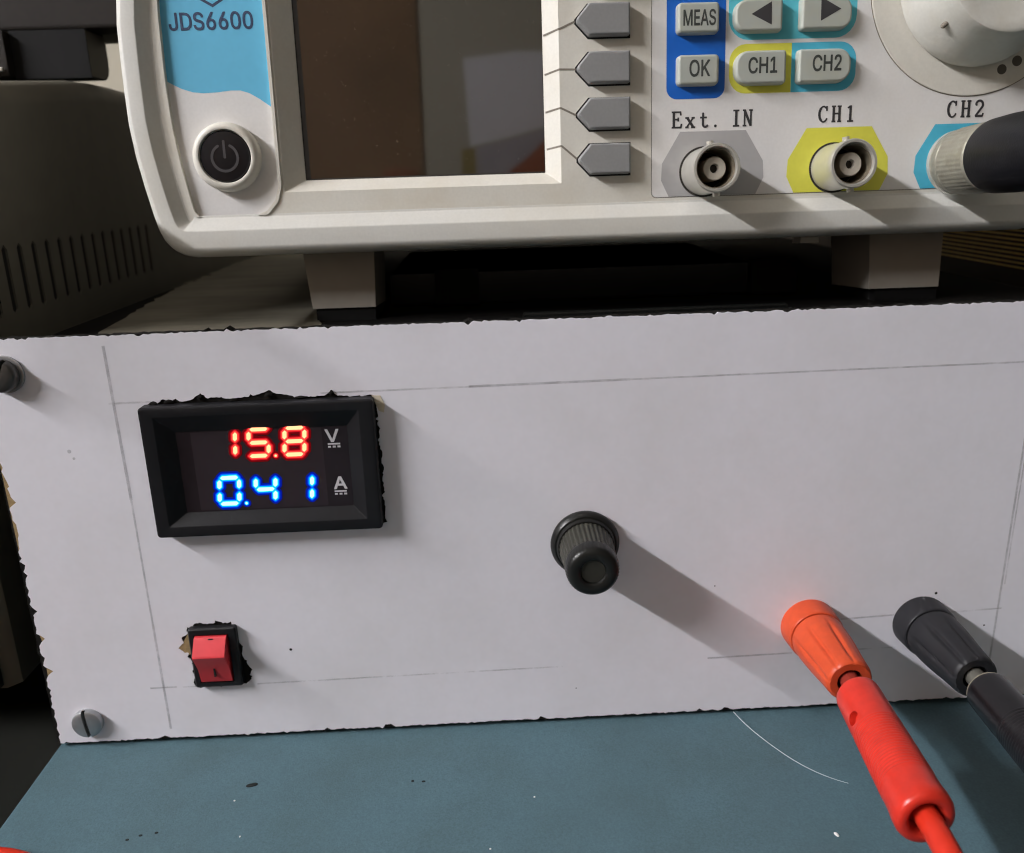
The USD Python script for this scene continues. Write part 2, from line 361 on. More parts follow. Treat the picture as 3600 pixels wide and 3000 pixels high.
sw_hole = Polygon([(29.9, 23.6), (31.4, 25.0), (31.0, 26.3), (32.4, 27.2), (32.7, 29.2), (33.6, 29.0), (34.5, 29.9), (35.9, 30.2), (37.6, 29.7), (39.1, 29.8), (39.4, 30.6), (41.0, 30.1), (42.3, 29.7), (43.2, 30.1), (43.5, 28.4), (44.3, 27.2), (43.9, 26.0), (44.5, 24.5), (45.3, 23.3), (44.8, 21.4), (45.3, 19.8), (46.0, 18.2), (46.8, 16.9), (46.0, 15.5), (46.3, 14.2), (44.9, 13.1), (43, 12.9), (40, 13.1), (36, 12.7), (34.0, 12.5), (32.6, 12.9), (32.2, 14.1), (32.9, 15.6), (32.3, 17.2), (33.0, 19.0), (32.4, 20.6), (31.7, 21.2), (32.2, 22.2), (30.9, 22.8)])
def rag_poly(P, seed, amp=.13):
    return Polygon(ragged(list(P.exterior.coords), amp, .40, seed)).buffer(0).buffer(.09).buffer(-.09)
meter_hole = rag_poly(affinity.scale(meter_hole, .992, .995), 41); sw_hole = rag_poly(affinity.scale(sw_hole, .945, .955), 43)
bot = ragged([(-0.2, 0.05), (PW, 0.05)], 0.16, 0.75, 3)
bot = [(x, z + (0.6 if any(abs(x - c) < 0.7 for c in (24.5, 76.3, 112.7, 150.6, 156.8, 193.9)) else 0)) for x, z in bot]
rgt = [(PW, 0.05), (PW, PT)]
top = ragged([(PW, PT), (-0.2, PT)], 0.13, 0.7, 5)
lef = ragged([(-0.2, PT), (-0.2, 0.05)], 0.22, 0.8, 11)
def notch(x, z):
    for zc, d, w in ((63.5, .9, 4), (60.5, 1.5, 1.0), (54, .7, 3), (45.5, 1.3, .9), (34.5, 1.3, .9), (27.5, 1.9, 1.3), (19.2, 2.3, 1.2), (22.8, .9, .5)):
        x += .75 * d * max(0, 1 - abs(z - zc) / w)
    return x, z
lef = [notch(*q) for q in lef]
paper_poly = Polygon(bot[:-1] + rgt[:1] + top[:-1] + lef[:-1]).buffer(0)
paper_poly = paper_poly.difference(meter_hole).difference(sw_hole)
if paper_poly.geom_type != 'Polygon': paper_poly = max(paper_poly.geoms, key=lambda g: g.area)
core_poly = Polygon(ragged([(-0.9, -0.1), (PW + .3, -0.1), (PW + .3, PT - .1), (-0.9, PT - .1), (-0.9, -0.1)], 0.12, 1.1, 21)[:-1]).buffer(0).difference(sbox(31.4, 53, 78.9, 80.2)).difference(sbox(33.8, 14.3, 43.9, 28.7))
front_panel = obj('front_panel', prism(core_poly, -3.2, -0.22), M_core, ps, label='charred dark board edge behind the white paper', smooth=False)
obj('paper_face', prism(paper_poly, -0.2, 0.0), M_paper, ps, smooth=False)
# torn tan flakes where the paper has come off
for pts in ([(-.5, 70), (.9, 69.6), (1.5, 66), (1.0, 62.8), (2.0, 61.0), (1.6, 58.6), (1.9, 56.5), (1.3, 54.2), (1.4, 51), (1.0, 49.5), (-.4, 49)], [(0.2, 21.0), (1.2, 20.6), (2.4, 19.2), (1.6, 17.6), (0.1, 17.3)], [(.2, 28.6), (1.5, 28.1), (2.0, 26.8), (.6, 26.2)]):
    obj('torn_flake', prism(Polygon(pts), -0.24, -0.08), M_tan, ps, smooth=False)
obj('torn_flake', prism(Polygon([(30.3, 23.6), (31.8, 25.2), (32.9, 27.0), (33.2, 22.0), (32.0, 21.4)]), -0.24, -0.08), M_tan, ps, smooth=False)
obj('torn_flake', prism(Polygon([(78.6, 81.0), (80.4, 80.9), (81.2, 79.0), (80.9, 77.2), (79.9, 77.6)]), -0.1, 0.12), M_cream, ps, label='cream torn paper at the corner of the meter', smooth=False)
# pencil lines
def pl(pts, w, m=M_pencil): obj('pencil_line', strip(pts, w, 0.03), m, ps)
pl([(25.1, 93.6), (25.3, 76), (25.5, 60)], .60)
pl([(25.5, 60), (25.6, 30)], .42); pl([(25.6, 30), (25.7, 2.5)], .5)
pl([(24.2, 81.4), (33, 81.5)], .4, M_faint); pl([(68, 81.9), (104, 82.1)], .40, M_faint)
pl([(99, 82.1), (133, 82.3)], .50); pl([(133, 82.3), (PW, 82.9)], .38)
pl([(22.6, 13.6), (28.6, 13.6)], .34); pl([(30, 13.5), (33, 13.5)], .3, M_faint); pl([(47, 13.4), (118, 14.0)], .34, M_faint); pl([(152, 14.3), (172, 14.6)], .40)
pl([(183, 22.9), (195.5, 23.4)], .40); pl([(206, 23.3), (221, 23.8)], .34, M_faint); pl([(186, 14.7), (196, 14.8)], .3, M_faint)
pl([(219.9, 5), (220.3, 40), (220.6, 72)], .46); pl([(220.9, 30), (221.4, 80)], .3, M_faint)
for x, z, r in ((55.6, 21.9, .32), (204.9, 28.5, .33), (217.4, 19.5, .22), (225.2, 40, .25), (153, 33, .15), (121, 8, .15), (14.4, 71.4, .42), (15.1, 69.8, .3)):
    obj('pencil_dot', prism(Point(x, z).buffer(r, quad_segs=3), 0.03, 0.05), M_pencil if x < 20 else M_crumb, ps)
# screws
def screw(cx, cz, r, h, ang, lab=None, m_=None):
    m = lathe([(0, r * .98), (h * .55, r), (h * .78, r * .95), (h * .92, r * .82), (h * .98, r * .5), (h, 0.001)], cx, cz, 40)
    sl = bx(cx - .42, cx + .42, -h - 1, -h * .35, cz - r * 1.2, cz + r * 1.2)
    sl.apply_transform(trimesh.transformations.rotation_matrix(ang, [0, 1, 0], [cx, 0, cz]))
    try:
        m = trimesh.boolean.difference([m, sl], engine='manifold')
    except Exception: pass
    s = obj('screw', m, m_ or M_steel, ps, label=lab)
    g = bx(cx - .40, cx + .40, -h * .36, -h * .30, cz - r * .95, cz + r * .95)
    g.apply_transform(trimesh.transformations.rotation_matrix(ang, [0, 1, 0], [cx, 0, cz]))
    obj('screw_slot', g, M_gap, s)
screw(7.3, 5.6, 3.5, 1.8, math.radians(-6))
screw(4.4, 88.4, 3.4, 3.0, math.radians(20), 'screw coloured dark as if in shade, cut off by the left edge of the photograph', mat('shaded_steel', (0.09, 0.085, 0.08), 0.4, metal=.6))  # darkened copy of the steel paints the shade on this screw
obj('washer', lathe([(0.02, 3.9), (.5, 3.9), (.6, 3.6), (.6, 0.5)], 4.6, 88.5, 36), M_steel, ps)

# panel meter
def rect_loop(x0, z0, x1, z1): return np.array([(x0, z0), (x1, z0), (x1, z1), (x0, z1)], float)
def bezel_loops(L): return loft([a for a, _ in L], [p for _, p in L], back=True, fr=False)
def rl(x0, z0, x1, z1, r): return resample_r(x0, z0, x1, z1, r)
def resample_r(x0, z0, x1, z1, r, n=5):
    o = []
    for cx, cz, a0 in ((x1 - r, z0 + r, -90), (x1 - r, z1 - r, 0), (x0 + r, z1 - r, 90), (x0 + r, z0 + r, 180)):
        for i in range(n):
            a = math.radians(a0 + 90 * i / (n - 1)); o.append((cx + r * math.cos(a), cz + r * math.sin(a)))
    return np.array(o)
pm = obj('panel_meter', bezel_loops([(resample_r(30.9, 51.9, 79.1, 80.9, .8), 0.0), (resample_r(30.9, 51.9, 79.1, 80.9, .8), 2.5), (resample_r(31.1, 52.1, 78.9, 80.7, .7), 2.9), (resample_r(31.5, 52.5, 78.5, 80.3, .6), 3.05),
    (resample_r(33.7, 54.3, 76.1, 78.9, .3), 3.0), (resample_r(33.9, 54.5, 75.9, 78.7, .25), 2.9), (resample_r(37.3, 56.9, 73.0, 74.9, .15), 0.9), (resample_r(37.4, 57.0, 72.9, 74.8, .1), -.3)]), M_meter, ps, smooth=25)
obj('display_window', bx(37.3, 73.0, -0.95, -0.45, 56.9, 74.9), M_smoke, pm)
def seg_polys(x, z, w, h, s, th, gap=0.12):
    hw = h / 2; P = {}
    def hseg(zc): return [(x + gap + th * .30, zc), (x + gap + th * .8, zc + th / 2), (x + w - gap - th * .8, zc + th / 2), (x + w - gap - th * .30, zc), (x + w - gap - th * .8, zc - th / 2), (x + gap + th * .8, zc - th / 2)]
    def vseg(xc, z0, z1): return [(xc, z0 + gap), (xc + th / 2, z0 + gap + th / 2), (xc + th / 2, z1 - gap - th / 2), (xc, z1 - gap), (xc - th / 2, z1 - gap - th / 2), (xc - th / 2, z0 + gap + th / 2)]
    t2 = th / 2
    P['a'] = hseg(z + h - t2); P['g'] = hseg(z + hw); P['d'] = hseg(z + t2)
    P['f'] = vseg(x + t2, z + hw, z + h - t2); P['b'] = vseg(x + w - t2, z + hw, z + h - t2)
    P['e'] = vseg(x + t2, z + t2, z + hw); P['c'] = vseg(x + w - t2, z + t2, z + hw)
    return {k: Polygon([(px + s * (pz - z), pz) for px, pz in v]).buffer(.10, quad_segs=3) for k, v in P.items()}
DIG = {'0': 'abcdef', '1': 'bc', '4': 'fgbc', '5': 'afgcd', '8': 'abcdefg'}
def digits(items, z, h, w, core, mid, rim, glow, dot, nm):
    for d, x in items:
        sp = seg_polys(x, z, w, h, .10, 1.34, .12)
        for k in DIG[d]:
            q = sp[k].buffer(-.25).buffer(.25, quad_segs=5)
            obj(nm + '_digit_segment', prism(q.buffer(-.34), 1.10, 1.12), core, pm)
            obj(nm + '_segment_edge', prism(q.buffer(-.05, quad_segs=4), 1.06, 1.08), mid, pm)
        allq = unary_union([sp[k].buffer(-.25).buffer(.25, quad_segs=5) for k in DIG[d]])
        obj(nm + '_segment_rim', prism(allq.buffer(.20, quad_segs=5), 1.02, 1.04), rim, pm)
        obj(nm + '_digit_glow', prism(allq.buffer(.62, quad_segs=6), 0.97, 0.99), glow, pm)  # rim and glow layers are painted bloom, wider than the lit segments
    c = Point(*dot)
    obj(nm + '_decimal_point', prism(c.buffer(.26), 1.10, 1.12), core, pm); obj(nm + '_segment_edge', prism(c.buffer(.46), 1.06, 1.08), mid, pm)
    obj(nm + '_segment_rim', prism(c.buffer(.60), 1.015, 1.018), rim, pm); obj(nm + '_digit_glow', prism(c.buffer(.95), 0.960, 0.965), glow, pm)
digits([('1', 44.2), ('5', 51.2), ('8', 58.7)], 68.4, 7.2, 5.5, E_red, E_redmid, E_redrim, E_redglow, (57.55, 68.95), 'red')
digits([('0', 43.8), ('4', 51.5), ('1', 59.3)], 57.9, 7.2, 5.5, E_blue, E_bluemid, E_bluerim, E_blueglow, (50.2, 58.5), 'blue')
obj('digit_block', prism(rrect(40.3, 57.2, 67.6, 76.0, .3).intersection(sbox(37.5, 57.1, 72.8, 74.7)), .90, .955), mat('digit_block', (0.028, 0.020, 0.024), 0.5, spec=0.2), pm)
obj('unit_letter', text('V', 68.3, 71.5, 71.2, 2.7, .97, bold=True), M_print, pm)
obj('unit_letter', text('A', 69.1, 60.9, 72.0, 2.7, .97, bold=True), M_print, pm)
for x, z in ((68.7, 70.85), (69.2, 60.15)):
    obj('unit_bar', prism(unary_union([sbox(x, z, x + 2.6, z + .35)] + [sbox(x + q, z - .65, x + q + .62, z - .25) for q in (0, .99, 1.98)]), .97, 1.0), M_print, pm)
# torn black scraps along the top of the cut-out
for i, (x, z, w, h) in enumerate(((33.4, 81.0, 1.6, 1.2), (36.6, 81.2, 2.2, 1.2), (43.1, 82.0, 1.0, 1.2), (57.3, 82.0, 1.6, 1.2), (70.4, 81.9, .8, 1.2), (31.6, 80.4, 1.2, .9), (50, 81.2, 2.0, .7), (64, 81.2, 2.6, .6))):
    s = trimesh.creation.icosphere(1, 1.0); s.vertices *= [w / 2, .3, h / 2]
    s.vertices += np.array([rng.uniform(-.12, .12) for _ in range(len(s.vertices) * 3)]).reshape(-1, 3); s.apply_translation([x, -.2, z])
    obj('torn_scrap', s, M_core, ps)

# rocker switch
sw = obj('rocker_switch', bezel_loops([(resample_r(33.5, 14.0, 44.2, 29.0, .5), -.1), (resample_r(33.5, 14.0, 44.2, 29.0, .5), 1.3), (resample_r(33.8, 14.3, 43.9, 28.7, .4), 1.6), (resample_r(34.7, 15.1, 42.5, 27.5, .2), 1.6), (resample_r(34.8, 15.2, 42.4, 27.4, .2), -.3)]), M_blackpl, ps, smooth=25)
prof = [(27.3, -.2), (27.2, 2.0), (26.9, 2.4), (24.0, 4.75), (23.5, 4.9), (23.1, 4.7), (19.5, 2.6), (15.6, 1.6), (15.3, 1.3), (15.3, -.2)]
rk = trimesh.creation.extrude_polygon(Polygon([(z, p) for z, p in prof]), 7.1, engine='earcut')
v = np.array(rk.vertices); rk.vertices = np.c_[v[:, 2] + 35.0, -v[:, 1], v[:, 0]]; rk.fix_normals()
obj('rocker', rk, M_redsw, sw, smooth=28)
m1 = bx(38.45, 38.85, -2.62, -2.1, 17.3, 19.5); obj('on_mark', m1, M_gap, sw)
obj('off_mark', bx(38.2, 39.3, -2.55, -2.2, 26.75, 26.95), M_gap, sw)

# fuse holder
fx, fz = 123.2, 45.4
fh = obj('fuse_holder', lathe([(0, 7.5), (.9, 7.7), (1.6, 7.5), (2.2, 6.9), (2.3, 6.3)], fx, fz, 72), M_fuse, ps)
obj('fuse_collar', lathe([(2.0, 6.6), (2.7, 6.4), (3.1, 6.2), (3.2, 5.5)], fx, fz, 64), M_fuse, fh)
def knurl(n, d): return lambda a, p: 1 + d * (0.5 + 0.5 * math.cos(n * a)) * (1 if 3 < p < 11.6 else 0)
obj('fuse_cap', lathe([(2.9, 5.75), (3.4, 5.75), (11.4, 5.35), (11.7, 5.4)], fx, fz, 288, rad=knurl(36, .045)), M_fusegrey, fh, smooth=50)
obj('fuse_cap_rim', lathe([(11.5, 5.35), (11.8, 5.58), (12.4, 5.62), (14.2, 5.52), (14.9, 5.25), (15.35, 4.7), (15.5, 4.0), (15.45, 3.2), (15.2, 2.75), (14.6, 2.5)], fx, fz, 96, rad=lambda a, p: 1 + (.012 * math.cos(48 * a) if 12 < p < 14.6 else 0)), M_fuse, fh)
obj('fuse_cap_disc', lathe([(14.3, 2.5), (14.75, 2.5), (14.8, 0.01)], fx, fz, 48), M_fusegrey, fh)

# binding posts
def post(cx, cz, m, label):
    b = obj('binding_post', lathe([(0, 6.5), (5.1, 6.3), (5.5, 6.0), (5.5, 4.5)], cx, cz, 72), m, ps, label=label)
    def rad(a, p):
        k = max(0.0, min(1.0, (p - 9.5) / 2.5)); c = math.cos(9 * a + .4)
        k *= max(0.25, min(1.0, (22.5 - p) / 3)); return 1 - 0.11 * k * max(0, math.cos(8 * a + .9)) ** 4
    obj('post_cap', lathe([(5.7, 4.5), (5.75, 5.75), (6.1, 5.95), (9.0, 5.95), (11.5, 5.85), (14, 5.65), (17, 5.3), (20, 5.02), (22.3, 4.85), (23.1, 4.6), (23.4, 4.25), (23.3, 2.75), (19, 2.7), (10, 2.7), (9.9, .01)], cx, cz, 144, rad=rad), m, b, smooth=40)
    obj('post_cavity', lathe([(12, 2.68), (12.2, 2.0), (12.3, .01)], cx, cz, 24), M_gap, b)
post(175.4, 21.9, M_postred, 'orange red binding post')
post(201.9, 21.3, M_postblk, 'black binding post')

# ------------------------------------------------------------------ banana plugs (pulled out, they come away)
def plug(cx, cz, body, cablem, drift, label, cablepts, name, hole=True, strain=None):
    t = thing(name, label, 'banana plug', (cx, -20, cz))
    ax, az = drift
    def A(p): return (ax, az)
    cx0, cz0 = cx - ax * 24, cz - az * 24
    obj('plug_tip', lathe([(14, 1.2), (15, 1.9), (20, 2.0), (28.4, 2.0)], cx0, cz0, 32, axis_to=drift), mat('dull_pin', (0.22, 0.21, 0.18), 0.4, metal=.6) if not hole else mat('red_tip', (0.25, .03, .02), .4), t)
    if not hole: obj('plug_collar', lathe([(27.3, 1.9), (27.4, 4.1), (27.7, 4.15), (27.8, 3)], cx0, cz0, 48, axis_to=drift), mat('dull_ring', (0.22, 0.195, 0.145), .6), t)
    pr = [(27.8, 1.5), (27.85, 4.2), (28.2, 4.40), (28.8, 4.46)]
    p = 28.8
    while p < 36: p += 1; pr.append((p, 4.46 + (p - 28) * .02))
    for i in range(20):        # fine grip rings
        q = 39.5 + i * 0.75; r = 4.66 + i * .012
        pr += [(q, r - .06), (q + .2, r + .04), (q + .5, r + .04), (q + .7, r - .06)]
    pr += [(55, 4.85), (58, 4.95), (59.3, 5.1), (60.9, 5.1), (61.7, 4.85), (62.2, 4.3), (62.25, 3.5), (61.8, 2.9), (59.6, 2.5)]
    m = lathe(pr, cx0, cz0, 96, axis_to=drift)
    if hole:   # set-screw hole seen from the upper left
        a = math.radians(158); d = np.array([math.cos(a), 0, math.sin(a)])
        c = np.array([cx0 + ax * 37.5, -37.5, cz0 + az * 37.5]) + d * 4.6
        cyl = trimesh.creation.cylinder(1.4, 3.0, sections=24); T = trimesh.geometry.align_vectors([0, 0, 1], d); T[:3, 3] = c; cyl.apply_transform(T)
        m2 = m.copy()
        try:
            m = trimesh.boolean.difference([m2, cyl], engine='manifold')
        except Exception as e: print('hole', e)
    obj('plug_body', m, body, t, smooth=40)
    obj('cable', tube(spline(cablepts, 40), 2.1, 20), cablem, t)
    return t
plug(175.3, 21.9, M_plugred, M_cablered, (-0.10, -0.004), 'red banana plug pushed into the orange red post', [(171.9, -60.5, 21.7), (171.5, -68, 21.4), (170.9, -76, 20.0), (170.0, -88, 16), (169, -102, 11), (168, -125, 5), (165, -160, .9)], 'banana_plug')
plug(201.9, 21.3, M_plugblk, M_plugblk, (-0.05, -0.012), 'black banana plug pushed into the black post', [(200, -60.5, 20.8), (199.8, -70, 20), (199, -85, 15), (198, -105, 9), (196, -140, .9)], 'banana_plug', hole=False)

# ------------------------------------------------------------------ signal generator
T = 4.3
SG0 = (29.0, 22.0, 125.0)
sg = thing('signal_generator', 'pale grey signal generator with dark screen, coloured buttons and three round sockets', 'signal generator', (0, 22, 125), rx=-T)
L_ = dict(parent=sg, local=True)
def g(name, m, material, parent=None, label=None, smooth=35): return obj(name, m, material, parent or sg, label=label, smooth=smooth, local=True)
half = [(29.0, 22), (29.0, 19), (29.1, 12.3), (29.8, 5.4), (30.9, -1), (32.1, -7.0), (32.9, -10.2), (34.0, -12.7), (35.6, -14.5), (37.8, -15.7), (40.5, -16.15), (44, -16.2)]
left = [(102.3 + (x - 102.3) * 1.0134, z) for x, z in half]
mir = lambda q: (266 - q[0], q[1]); flip = lambda q: (q[0], 44 - q[1])
outline = left + [mir(q) for q in left[::-1]] + [flip(mir(q)) for q in left[1:]] + [flip(q) for q in left[::-1][:-1]]
outer = resample(Polygon(outline).buffer(0).buffer(1.2).buffer(-1.2), 1.0)
on = normals(outer)
for _ in range(6): on = (np.roll(on, 1, 0) + on * 2 + np.roll(on, -1, 0)); on /= np.linalg.norm(on, axis=1, keepdims=True)
def off(d): return outer - on * (d * (1 + 0.24 * on[:, 1:2] ** 2))
bl = [(0.9, -24), (0.15, -8), (0, -1), (0, -1.4), (.22, .1), (.65, 1.05), (1.2, 1.6), (1.8, 1.9), (4.35, 1.9), (4.55, 1.86), (4.68, 1.76), (6.75, .12), (6.9, .06), (7.1, .05), (7.2, 0.0)]
g('bezel', loft([off(d) for d, _ in bl], [p for _, p in bl], back=False, fr=False), M_bezel, smooth=40)
inner = Polygon(off(7.0)).buffer(0)
body = [(4, -22), (4, -185), (8, -190)]
g('rear_case', loft([off(8), off(4), off(3.2)], [-190, -186, -12], back=True, fr=True), M_caseblk)
label_poly = Polygon([(37.2, 22), (37.2, 25.6), (37.25, 20), (37.5, 15), (37.7, 10.9), (38.6, 3.5), (39.7, -2.7), (40.4, -6.2), (41.2, -7.2), (42.4, -7.6), (53.5, -7.6), (56, -6.6), (58.0, -4.4), (58.9, -1.5), (58.9, 47), (57.5, 51), (40, 51), (38, 47), (37.3, 34)]).buffer(0)
win_out = sbox(60.2, -2.8, 121.2, 47.2); win_in = sbox(64.5, -.2, 117.9, 43.6)
ov_poly = sbox(141.2, -7.0, 248, 70).intersection(inner.buffer(-.9)); ov_poly = ov_poly.buffer(-1.2).buffer(1.2)
g('face_plate', prism(inner.difference(label_poly).difference(win_out).difference(ov_poly), -1.5, 0.0), M_face, smooth=False)
# lip round the label recess
lip = label_poly.buffer(.75).difference(label_poly.buffer(.12))
g('label_lip', prism(lip.intersection(inner), -0.2, 0.34), M_face, smooth=False)
wave = Polygon([(30, 60), (30, 21.4), (37.2, 20.8), (38.6, 20.0), (40.2, 19.2), (42.4, 18.5), (44.6, 18.25), (47.5, 18.35), (50.5, 18.65), (52.5, 18.6), (54.4, 18.0), (56.4, 16.8), (58.9, 15.0), (60, 14.0), (60, 60)])
lp = g('label_plate', prism(label_poly, -1.6, -0.75), M_overlay, smooth=False)
g('blue_field', prism(label_poly.buffer(-.02).intersection(wave), -0.75, -0.72), M_skyblue, lp, smooth=False)
g('lettering', text('JDS6600', 38.9, 30.9, 56.6, 3.35, -.70, bold=True, slant=-.02), M_navy, lp)
hexo = Polygon([(44.6, 42.5), (44.6, 37.4), (48.4, 35.2), (52.2, 37.4), (52.2, 42.5), (48.4, 44.8)])
g('logo', prism(hexo.difference(hexo.buffer(-.55)).union(hexo.buffer(-1.3).difference(hexo.buffer(-1.75))).union(Polygon([(47.3, 37.5), (48.4, 36.9), (49.5, 37.5), (49.5, 38.6), (47.3, 38.6)])), -.72, -.69), M_navy, lp)
# power button
pbx, pbz = 48.55, 4.9
pb = g('power_button', lathe([(-.75, 7.25), (.6, 7.2), (1.5, 7.0), (2.0, 6.55), (2.15, 6.0), (2.05, 5.65), (1.6, 5.45), (1.2, 5.4)], pbx, pbz, 80), M_face)
g('button_cap', lathe([(.5, 5.42), (1.5, 5.4), (1.85, 5.1), (2.05, 3.5), (2.12, .01)], pbx, pbz, 72), M_capblk, pb)
arc = LineString([(pbx + 2.75 * math.cos(a), pbz - .3 + 2.75 * math.sin(a)) for a in np.radians(np.linspace(118, 422, 40))]).buffer(.27)
g('power_symbol', prism(arc.union(LineString([(pbx, pbz + 3.1), (pbx, pbz - .2)]).buffer(.25)), 2.1, 2.16), M_symbol, pb)
# screen window
scw = g('screen_frame', loft([resample_r(60.2, -2.8, 121.2, 47.2, .15, 2), resample_r(60.3, -2.7, 121.1, 47.1, .15, 2), resample_r(64.45, -.25, 117.95, 43.65, .1, 2), resample_r(64.5, -.2, 117.9, 43.6, .1, 2)], [0.0, -.08, -2.9, -3.4], back=False, fr=False), M_face, smooth=False)
g('screen', bx(64.3, 118.1, 3.15, 3.6, -.4, 43.8), M_screen, scw, smooth=False)
g('screen_border', prism(win_in.difference(sbox(65.6, .1, 117.8, 42.8)), -3.14, -3.10), M_dark, scw, smooth=False)
# soft keys
for k, c in enumerate((39.7, 30.3, 20.75, 11.4, 1.95)):
    kp = Polygon([(124.9, c + .35), (127.5, c + 3.25), (136.3, c + 3.25), (136.3, c - 3.2), (127.6, c - 3.2), (124.9, c - .35)])
    s = g('soft_key', soft(kp.buffer(-.3).buffer(.25), 0.0, 2.5, .45, .35), M_key)
    g('key_gap', prism(kp.buffer(.30, join_style=2), 0.012, 0.03), M_gap, s)
def line3(pts, w):
    pts = np.array(pts, float); V = []; F = []
    d = np.gradient(pts[:, :2], axis=0); n = np.c_[-d[:, 1], d[:, 0]]; n /= np.linalg.norm(n, axis=1, keepdims=True)
    for (x, z, p), q in zip(pts, n): V += [(x + q[0] * w / 2, -p, z + q[1] * w / 2), (x - q[0] * w / 2, -p, z - q[1] * w / 2)]
    for i in range(len(pts) - 1): F += [(2 * i, 2 * i + 2, 2 * i + 3), (2 * i, 2 * i + 3, 2 * i + 1)]
    return trimesh.Trimesh(np.array(V), np.array(F), process=False)
for a in ([(118.2, 37.2), (121.3, 38.0), (124.7, 39.7)], [(118.1, 28.3), (121.3, 29.0), (124.7, 30.4)], [(118.2, 20.3), (121.3, 20.9), (124.7, 20.8)], [(118.2, 12.5), (121.3, 13.0), (124.7, 11.4)], [(118.3, 4.7), (121.3, 5.1), (124.7, 2.3)]):
    g('engraved_line', line3([(a[0][0], a[0][1], -2.56), (a[1][0] - .1, a[1][1], .05), (a[1][0] + .1, a[1][1], .04), (*a[2], .04)], .42), M_groove, smooth=False)
# right-hand printed overlay
ov = g('control_overlay', prism(ov_poly.buffer(-.16), -1.5, 0.02), M_overlay, smooth=False)
g('overlay_gap', prism(ov_poly.difference(ov_poly.buffer(-.16)), -1.5, -.35), M_groove, smooth=False)
def patch(poly, m, p=0.05, nm='colour_patch'): return g(nm, prism(poly, p - .02, p), m, ov, smooth=False)
patch(rrect(144.5, 14.1, 157.3, 62, 2.3).intersection(ov_poly.buffer(-.3)), M_blue)
tl = rrect(157.9, 25.8, 190, 44.5, 4.5).intersection(sbox(157.9, 25.8, 171.75, 44.5)); tr = rrect(160, 25.8, 185.8, 44.5, 4.5).intersection(sbox(171.75, 25.8, 186, 44.5))
patch(tl, M_teal); patch(tr, M_teal)
patch(rrect(158.2, 14.9, 190, 25.0, 3.6).intersection(sbox(158, 14.9, 171.85, 25.0)), M_yellow, .07)
patch(rrect(160, 14.9, 186.1, 25.0, 3.6).intersection(sbox(171.85, 14.9, 186.1, 25.0)), M_cyan, .07)
def octo(cx, cz): return Polygon([(cx - 7.3, cz + 8.2), (cx + 7.3, cz + 8.2), (cx + 11.3, cz + 1.6), (cx + 11.5, cz - 2.0), (cx + 9.6, cz - 5.9), (cx - 9.6, cz - 5.9), (cx - 11.5, cz - 2.0), (cx - 11.3, cz + 1.6)]).intersection(ov_poly.buffer(-.2))
BN = ((154.9, M_greyfilm), (183.1, M_yellow), (212.0, M_cyan))
for cx, m in BN: patch(octo(cx, -.9), m)
# buttons
def button(poly, p, nm='push_button', lab=None): return g(nm, soft(poly, 0.03, p, .55, .35, taper=.12), M_btn, label=lab)
def halfround(x0, z0, x1, z1, left, R=2.6, r=.7):
    a = sbox(x0, z0, x1, z1); big = rrect(x0, z0, x1, z1, R); sm = rrect(x0, z0, x1, z1, r); mid = (x0 + x1) / 2
    h = sbox(x0, z0, mid, z1) if left else sbox(mid, z0, x1, z1); o = sbox(mid, z0, x1, z1) if left else sbox(x0, z0, mid, z1)
    return big.intersection(h).union(sm.intersection(o)).buffer(.01)
P = 2.1
b1 = button(rrect(146.4, 27.0, 155.5, 33.3, .9), P, lab='square button lettered MEAS'); g('lettering', text('MEAS', 147.6, 28.6, 154.6, 3.0, P + .0, bold=True), M_btnink, b1)
b2 = button(rrect(146.5, 16.6, 155.6, 22.9, .9), P, lab='square button lettered OK'); g('lettering', text('OK', 149.0, 18.4, 153.5, 3.2, P, bold=True), M_btnink, b2)
button(rrect(146.3, 37.3, 155.4, 43.4, .9), P)
b3 = button(halfround(158.7, 27.0, 169.1, 33.6, True), P, lab='button with a left-pointing arrow'); g('arrow', prism(Polygon([(162.2, 30.5), (166.5, 32.9), (166.6, 28.3)]), P, P + .03), M_ink, b3)
b4 = button(halfround(173.0, 27.1, 184.1, 33.7, False), P, lab='button with a right-pointing arrow'); g('arrow', prism(Polygon([(181.5, 31.1), (177.1, 33.5), (177.2, 28.8)]), P, P + .03), M_ink, b4)
b5 = button(halfround(159.0, 16.4, 170.2, 23.4, True, 2.9), P, lab='button lettered CH1 on a yellow patch'); g('lettering', text('CH1', 161.8, 18.7, 168.1, 3.1, P, bold=True), M_btnink, b5)
b6 = button(halfround(172.7, 16.4, 184.4, 23.4, False, 2.9), P, lab='button lettered CH2 on a cyan patch'); g('lettering', text('CH2', 175.8, 18.8, 182.1, 3.1, P, bold=True), M_btnink, b6)
